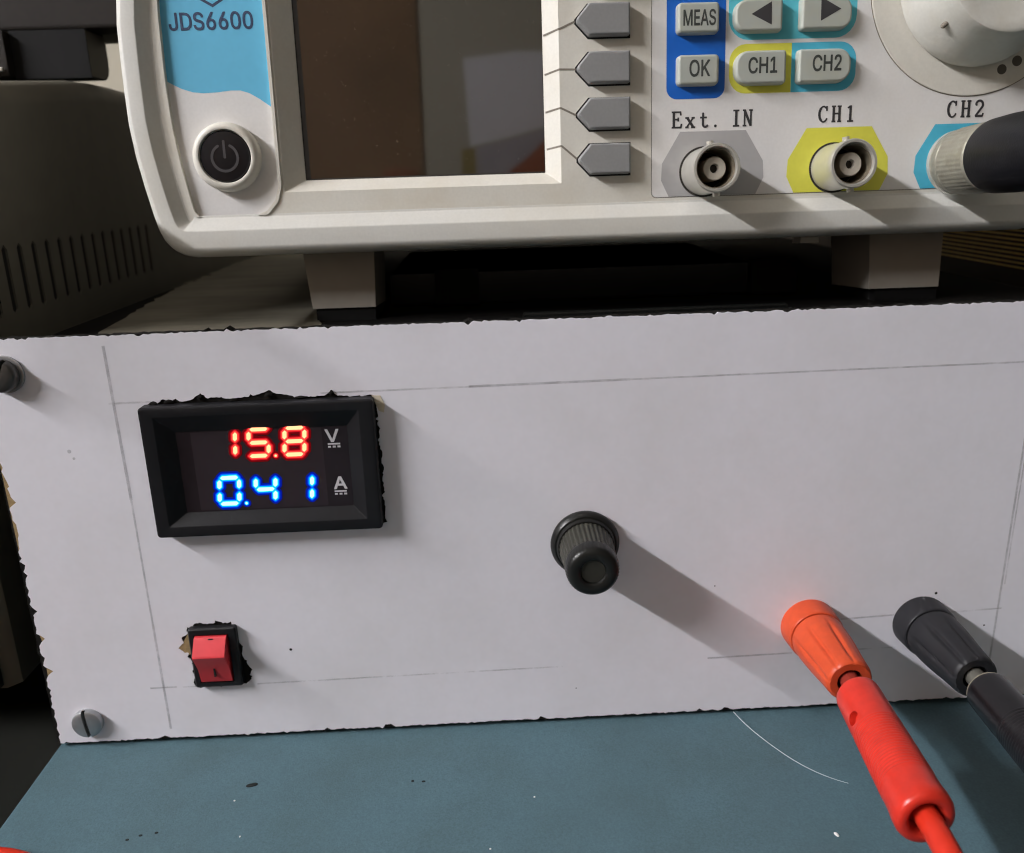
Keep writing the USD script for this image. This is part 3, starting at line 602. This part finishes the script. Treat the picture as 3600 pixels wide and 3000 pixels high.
# typewriter lettering over the sockets
TH, TN = .080, .054
def serif(ch):
    l = lambda w, *pts: LineString(pts).buffer(w, cap_style=2)
    arcp = lambda cx, cz, rx, rz, a0, a1: [(cx + rx * math.cos(a), cz + rz * math.sin(a)) for a in np.radians(np.linspace(a0, a1, 24))]
    G = {'E': [l(TH, (.14, 0), (.14, 1)), l(TN, (0, .965), (.58, .965)), l(TN, (.56, 1), (.59, .76)), l(TN, (.14, .52), (.42, .52)), l(TN, (.42, .64), (.42, .40)), l(TN, (0, .035), (.6, .035)), l(TN, (.58, 0), (.63, .26))],
         'x': [l(TH, (.12, .62), (.52, .03)), l(TN, (.52, .62), (.10, .03)), l(TN, (0, .60), (.24, .60)), l(TN, (.40, .60), (.62, .60)), l(TN, (0, .03), (.22, .03)), l(TN, (.38, .03), (.64, .03))],
         't': [LineString([(.27, .84), (.27, .2)] + arcp(.42, .18, .15, .15, 180, 330)).buffer(TH * .85), l(TN, (.08, .6), (.52, .6))],
         '.': [Point(.2, .07).buffer(.085)],
         'I': [l(TH, (.3, 0), (.3, 1)), l(TN, (.1, .965), (.5, .965)), l(TN, (.1, .035), (.5, .035))],
         'N': [l(TN, (.12, 0), (.12, 1)), l(TH, (.1, 1), (.52, .02)), l(TN, (.52, 0), (.52, 1)), l(TN, (0, .965), (.18, .965)), l(TN, (.0, .035), (.24, .035)), l(TN, (.40, .965), (.64, .965))],
         'C': [LineString(arcp(.33, .5, .27, .47, 55, 305)).buffer(TN), LineString(arcp(.33, .5, .27, .45, 130, 235)).buffer(TH), l(TN, (.54, 1.0), (.54, .70)), l(TN, (.5, .12), (.57, .25))],
         'H': [l(TH, (.13, 0), (.13, 1)), l(TH, (.51, 0), (.51, 1)), l(TN, (.13, .52), (.51, .52))] + [l(TN, (a, z), (a + .26, z)) for a in (0, .38) for z in (.035, .965)],
         '1': [l(TH, (.32, 0), (.32, 1)), l(TN, (.14, .84), (.32, .97)), l(TN, (.12, .035), (.52, .035))],
         '2': [LineString(arcp(.31, .72, .22, .25, 170, -25) + [(.12, .08)]).buffer(TN * 1.3), l(TH * .9, (.08, .05), (.52, .05)), l(TN, (.52, 0), (.58, .22)), Point(.12, .72).buffer(.065)]}
    return unary_union(G[ch])
def serif_text(items, x0, z0, h, step, m=M_ink):
    for i, ch in items: g('lettering', prism(affinity.translate(affinity.scale(serif(ch), h, h, origin=(0, 0)), x0 + i * step, z0), .05, .08), m, ov, smooth=False)
serif_text([(0, 'E'), (1, 'x'), (2, 't'), (3, '.'), (4.42, 'I'), (5.25, 'N')], 145.7, 8.1, 3.45, 3.0)
serif_text([(0, 'C'), (1, 'H'), (2.05, '1')], 178.3, 8.4, 3.4, 2.95)
serif_text([(0, 'C'), (1, 'H'), (2.0, '2')], 207.2, 8.6, 3.5, 3.05)
# sockets
JX = (152.9, 182.1, 208.8); JZ = -1.3
for cx in JX:
    j = g('socket', lathe([(0.03, 5.0), (2.5, 5.0), (2.9, 4.85), (8.2, 4.85), (8.6, 5.05), (10.8, 5.05), (11.1, 4.85), (11.1, 4.35), (10.6, 4.15), (2.2, 4.05), (2.1, .01)], cx, JZ, 72), M_nickel)
    g('socket_hole', lathe([(0.03, 4.5), (0.04, 5.45), (0.075, 5.45), (0.08, 4.5)], cx, JZ, 48), M_dark, j)
    g('socket_lining', lathe([(2.3, 4.02), (10.2, 4.08), (10.25, 3.95), (2.5, 3.88), (2.4, .01)], cx, JZ, 48), mat('socket_inner', (0.26, 0.22, 0.16), 0.4, metal=.4), j)
    g('socket_floor', lathe([(2.6, 3.8), (2.65, .01)], cx, JZ, 40), M_gap, j)
    g('insulator', lathe([(2.7, 2.5), (8.9, 2.5), (9.2, 2.3), (9.2, 1.0), (8.0, .85), (5, .8)], cx, JZ, 40), M_insul, j)
    g('contact', lathe([(2.7, .85), (7.9, .85), (8, .01)], cx, JZ, 24), M_dark, j)
    for a in (98, 278):
        d = np.array([math.cos(math.radians(a)), 0, math.sin(math.radians(a))]); c = trimesh.creation.cylinder(.75, 1.1, sections=16)
        TT = trimesh.geometry.align_vectors([0, 0, 1], d); TT[:3, 3] = np.array([cx, -8.0, JZ]) + d * 5.2; c.apply_transform(TT); g('bayonet_pin', c, M_nickel, j)
# knob
kx, kz = 211.6, 36.0
kd = g('knob_disc', lathe([(0.02, 22.9), (.25, 22.9), (.35, 22.6), (.35, 5)], kx, kz, 128), M_face)
g('disc_edge', prism(Point(kx, kz).buffer(23.1, quad_segs=32).difference(Point(kx, kz).buffer(22.85, quad_segs=32)).intersection(ov_poly), .03, .08), M_groove, kd)
kn = g('rotary_knob', lathe([(.4, 16.4), (.9, 17.1), (2.4, 17.2), (4.0, 16.6), (6.5, 15.2), (10.0, 13.9), (11.0, 13.6), (13.2, 13.3), (14.0, 12.9), (14.3, 12.2), (14.1, 10.5), (13.6, 6), (13.5, .01)], kx, kz, 128), M_knob)
ns = trimesh.creation.capsule(2.0, .55, count=[10, 10]); ns.apply_transform(trimesh.geometry.align_vectors([0, 0, 1], [math.cos(math.radians(218)), 0, math.sin(math.radians(218))]))
ns.apply_translation([kx + 14.1 * math.cos(math.radians(223)), -8.55, kz + 14.1 * math.sin(math.radians(223))]); g('knob_mark', ns, M_groove, kn)
for a, r in ((187, .35), (291.5, 1.05), (302.5, 1.1), (313.5, 1.15), (325, 1.2)):
    g('shaded_dimple', prism(Point(kx + 19.0 * math.cos(math.radians(a)), kz + 19.0 * math.sin(math.radians(a))).buffer(r), .36, .40), mat('dimple_shade', (0.11, 0.095, 0.075), .8), kd)  # flat brown discs paint the shade inside the dimples
# feet: tapered blocks with rubber pads
def foot(x0, x1, ta=1.6, tb=.5):
    m = trimesh.convex.convex_hull(np.array([(x0, 11, -14), (x1, 11, -14), (x0 + ta, 10.6, -29.2), (x1 - tb, 10.6, -29.2), (x0, 34, -14), (x1, 34, -14), (x0 + ta, 33, -29.2), (x1 - tb, 33, -29.2)]))
    f = g('foot', m, M_foot, smooth=False); g('foot_pad', bx(x0 + 2.2, x1 - .5, 11.2, 32, -32.6, -29.3, .4), M_rubber, f)
foot(60.6, 77.6); foot(196.2, 214.4, .5, .6)
g('bottom_tab', bx(176.5, 180.8, 3, 8, -17.6, -15.5), M_foot)

# cable plug on the third socket
cp = thing('cable_plug', 'round metal cable plug with black rubber boot on the right-hand socket', 'cable plug', (0, 22, 125), rx=-T)
cx, cz = JX[2] + .2, JZ + .1
def kn2(a, p): return 1 + (.006 * math.cos(44 * a) if 6.6 < p < 16.5 else 0)
obj('metal_sleeve', lathe([(3.2, 5.6), (3.3, 6.6), (4.6, 6.9), (5.9, 6.9), (6.1, 6.65), (6.5, 6.65), (6.7, 7.1), (15.9, 7.15), (16.6, 7.0), (17.0, 6.6), (18.6, 6.6)], cx, cz, 176, rad=kn2), M_sleeve, cp, local=True)
obj('sleeve_slot', prism(Polygon([(0, 0), (.5, 0), (.8, 2.6), (.3, 2.6)]), 0, .01), M_gap, cp, local=True) if False else None
obj('sleeve_ring', lathe([(2.2, 5.3), (2.3, 6.9), (3.6, 6.9), (3.7, 5.6)], cx, cz, 64), M_nickel, cp, local=True)
obj('boot', lathe([(17.4, 5.0), (17.5, 7.2), (18.2, 7.45), (24, 7.6), (32, 7.45), (38, 6.9), (44, 6.0), (52, 4.8), (60, 3.6), (61, 2.6)], cx, cz, 72), M_boot, cp, local=True)
obj('cable', tube(spline([(cx, -58, cz), (cx + 2, -75, cz - 3), (cx + 8, -100, cz - 16), (cx + 30, -130, cz - 45), (cx + 70, -140, cz - 90)], 40), 2.4, 16), M_plugblk, cp, local=True)

# ------------------------------------------------------------------ neighbours
dv = thing('grey_cabinet', 'olive grey instrument cabinet with a row of vertical vent slots at the left', 'instrument cabinet', (-13, 12, -2))
prof_x = [(-13, 0), (-13, 1)]
pts = []
ys = [9.5, 12, 54, 77, 103, 116, 131, 150, 230]; tops = [139, 146, 150, 152.4, 155, 155.6, 155.6, 155.2, 153]
V = []; secs = []
ys[-1] = 335
for y, zt in zip(ys, tops):
    s = [(-13, 9.5), (-13, zt - 6)] + [(-13 - 6 * (1 - math.cos(a)), zt - 6 + 6 * math.sin(a)) for a in np.radians((20, 45, 70, 90))] + [(-60, zt + .8), (-260, zt + .8), (-260, 9.5)]
    secs.append([(x - (2.5 if y < 10 else 0), y, z) for x, z in s])
N = len(secs[0]); V = np.array([q for s in secs for q in s]); F = []
for k in range(len(secs) - 1):
    for i in range(N):
        a, b = k * N + i, k * N + (i + 1) % N; F += [(a, b, b + N), (a, b + N, a + N)]
for k, fl in ((0, 1), (len(secs) - 1, 0)):
    for i in range(1, N - 1):
        tt = (k * N, k * N + i, k * N + i + 1); F.append(tt[::-1] if fl else tt)
hm = trimesh.Trimesh(V, np.array(F), process=False); hm.fix_normals()
slots = []
for i in range(-1, 14):
    y = 41.47 + 7.15 * i
    slots.append(trimesh.convex.convex_hull(np.array([(x, y + dy, z) for x in (-16.0, -12.0) for dy, z in ((-1.25, 96), (1.25, 96), (-1.25, 110.6), (1.25, 110.6), (0, 94.8), (0, 111.8))])))
try: hm = trimesh.boolean.difference([hm] + slots, engine='manifold')
except Exception as e: print('slots', e)
obj('housing', hm, M_device, dv, smooth=30)
for i in range(-1, 14):
    y = 41.47 + 7.15 * i
    obj('vent_slot', bx(-15.98, -13.5, y - 1.2, y + 1.2, 95.2, 111.5), M_gap, dv)
obj('front_panel', bx(-256, -15.8, 7.6, 9.3, 10.5, 137, .4), M_instr, dv)  # added dark plate; its colour stands in for shade on the front
obj('shadow_lead', tube(spline([(-16, 14, 149), (-16, -4, 148.8), (-16.3, -16, 148.2), (-19, -26, 145), (-26, -31, 136), (-32, -32, 120)], 24), 2.2, 12), M_plugblk, dv)  # unseen lead, added to cast the diagonal shadow band on the panel
for y in (30, 200): obj('cabinet_foot', bx(-60, -40, y, y + 20, MZ - 2.5, 9.6, .5), M_rubber, dv)

bi = thing('black_instrument', 'brown black instrument on black feet on top of the grey cabinet', 'instrument', (-100, 105, 157))
obj('body', bx(-250, 30, 112, 123, 170.2, 215, 1.5), M_instr, bi)
fp = Polygon([(110, 170), (124.5, 170), (124.5, 162), (124.2, 160), (123.2, 158.2), (121.6, 157), (119.6, 156.4), (110, 156.4)])
fm = trimesh.creation.extrude_polygon(fp, 22.6, engine='earcut'); v = np.array(fm.vertices); fm.vertices = np.c_[v[:, 2] - 36.0, v[:, 0], v[:, 1]]; fm.fix_normals()
obj('foot', fm, M_rubber, bi, smooth=30)
sp_ = fp.buffer(-.35); fm = trimesh.creation.extrude_polygon(sp_, .12, engine='earcut'); v = np.array(fm.vertices); fm.vertices = np.c_[v[:, 2] - 13.4, v[:, 0], v[:, 1]]; fm.fix_normals()
obj('foot_lit_side', fm, M_device, bi)  # thin grey skin paints the lit side of the black foot
obj('foot', bx(-60, -36.3, 107, 124, 157, 170, .8), M_instr, bi)
obj('under_ledge', bx(-30, 20, 123.2, 126, 167.9, 171.5, .3), M_device, bi)
obj('metal_catch', bx(-43, -37.6, 105.6, 106.8, 158.4, 159.5, .2), M_nickel, bi)

kp_ = Polygon([(17, 3.6), (66.5, 3.6), (66.0, 14)] + ragged([(66.0, 14), (64.8, 26), (60.5, 45), (58.3, 56), (54, 80), (52, 107), (50, 320)], .5, 3, 31) + ragged([(6, 320), (2, 180), (4, 110), (9, 60), (13, 30), (17, 3.6)], .6, 4, 33)[1:]).buffer(0)  # left edge drawn in so the dark case stands in for cabinet shade
km = trimesh.creation.extrude_polygon(kp_, .25, engine='earcut'); km.apply_translation([0, 0, 92.05])
v = np.array(km.vertices)
obj('brown_paper', km, M_kraft, label='torn brown paper lying on the power supply beside the left foot', cat='paper', smooth=False)

ab = thing('black_box', 'flat black ridged box lying under the signal generator between its feet', 'box', (130, 50, 92))
obj('lid', bx(78.8, 173.5, 52, 120, 92.1, 100.2, .4), M_gloss, ab)
obj('clasp', bx(90.5, 102, 49.5, 53, 92.1, 101.3, .4), M_rubber, ab)
obj('clasp', bx(174, 186, 50, 54, 92.1, 101, .4), M_rubber, ab)
for y, z in ((22, 93.6), (18, 93.2)): obj('ridge', bx(112, 174, y, y + 1.6, 92.1, z, .4), M_gloss, ab)

sb = thing('brown_carton', 'dark brown box with rows of gold lines at the right edge', 'box', (262, 60, 86))
obj('carton', bx(262.0, 330, 58, 300, 60, 124, .6), M_brownbox, sb)
for k in range(10):
    z = 93.0 + k * 1.32; obj('gold_line', bx(261.75, 262.05, 58, 300, z, z + .55), M_gold, sb)

# bits on the mat
hp = spline([(158.4, -1.2, .2), (160.6, -6.5, -.5), (163.6, -12.2, -.9), (168.7, -20.5, -.8), (175.8, -25.9, -1.05)], 40)
obj('fibre', tube(hp, np.linspace(.06, .035, 40), 6), M_hair, label='fine white fibre curving over the teal mat near the red plug', cat='fibre')
def blob(name, x, y, sx, sy, sz, m, label, cat, group=None, rot=0):
    s = trimesh.creation.icosphere(2, 1.0)
    d = np.array([meshkit.fbm(np.array(q) * 1.7 + x) for q in s.vertices]); s.vertices *= (0.75 + .5 * d)[:, None]
    s.vertices *= [sx, sy, sz]; s.apply_transform(trimesh.transformations.rotation_matrix(rot, [0, 0, 1])); s.apply_translation([x, y, MZ + sz * .4])
    obj(name, s, m, label=label, cat=cat, group=group)
blob('crumb', 48.2, -16.5, 1.25, .55, .2, M_crumb, 'largest black crumb lying on the mat below the rocker switch', 'crumb', rot=.25)
blob('bead', 100.6, -40.9, .8, .8, .5, M_bead, 'small brown bead on the mat at the bottom edge of the photo', 'bead')
for x, y, w in ((29.2, -29.8, 'middle'), (32.2, -29.3, 'right-hand'), (26.9, -30.8, 'left-hand')): blob('crumb', x, y, .38, .26, .12, M_crumb, w + ' crumb of the three tiny dark crumbs at the lower left of the mat', 'crumb', 'row of tiny dark crumbs')
blob('crumb', 83.2, -17.9, .34, .3, .12, M_crumb, 'tiny dark crumb beside a smudge near the middle of the mat', 'crumb'); blob('crumb', 85.6, -18.2, .42, .25, .12, M_crumb, 'tiny dark crumb right of its twin near the middle of the mat', 'crumb')
blob('lint', 167.6, -39.8, .38, .62, .2, M_speck, 'largest white lint, beside the lower end of the red plug', 'lint', rot=.4)
for x, y, w in ((49.6, -31.6, 'below the largest crumb, the lower of two'), (45.7, -21.1, 'just below the largest crumb'), (99.8, -38.5, 'above the brown bead'), (109.3, -24.8, 'alone in the middle of the mat')): blob('lint', x, y, .2, .2, .12, M_speck, 'tiny white lint speck ' + w, 'lint', 'white lint specks on the mat')
obj('red_lead', tube(spline([(-40, -48, .9), (-20, -41, .9), (-4, -36.6, .9), (4, -36.2, .9), (12, -38.8, .9), (20, -46, .9), (26, -60, .9)], 60), 2.1, 16), M_cablered, label='red lead curving into the bottom left corner on the mat', cat='lead')

# ------------------------------------------------------------------ the room behind the camera, seen only in the dark screen
wd = thing('cupboard', 'brown wooden cupboard reflected in the left half of the dark screen', 'cupboard', (-300, -1130, -760))
obj('carcass', bx(-560, 27, -1500, -1130, -760, 980, 4), M_wood, wd)
obj('door', bx(-556, 24, -1129, -1110, -740, 970, 3), M_wood, wd)
pt = thing('partition', 'plain grey cream board standing beside the cupboard, reflected in the screen', 'partition', (300, -1130, -760))
obj('board', bx(28, 560, -1150, -1106, -760, 960, 2), mat('partition_board', (0.42, 0.40, 0.33), 0.8), pt)
hc = thing('hanging_sheet', 'grey white sheet hanging askew, reflected at the right of the screen', 'sheet', (150, -1010, 316))
obj('sheet', prism(Polygon([(91, 432), (166, 440), (260, 436), (300, 350), (199, 339), (150, 327), (96, 316)]), 1000, 1003), M_cloth, hc)
obj('sheet', prism(Polygon([(105, 314), (150, 323), (199, 335), (260, 340), (260, 270), (105, 270)]), 1000, 1002), mat('grey_sheet', (0.42, 0.41, 0.46), 0.9), hc)
obj('hem', prism(Polygon([(84, 312), (102, 314), (103, 262), (83, 262)]), 1000, 1003), M_olive, hc)
oc = thing('orange_cloth', 'orange cloth reflected at the lower right corner of the screen', 'cloth', (200, -960, 250))
obj('cloth', prism(Polygon([(138, 262), (150, 276), (165, 286), (180, 298), (200, 318), (260, 335), (260, 250), (140, 250)]), 955, 965), M_orange, oc)
rc = thing('red_cushion', 'reddish cushion reflected below the edge of the cupboard in the screen', 'cushion', (10, -1000, 240))
obj('cover', bx(-30, 26, -1040, -1000, 200, 291, 12), mat('cushion_red', (0.22, 0.075, 0.04), 0.9), rc)
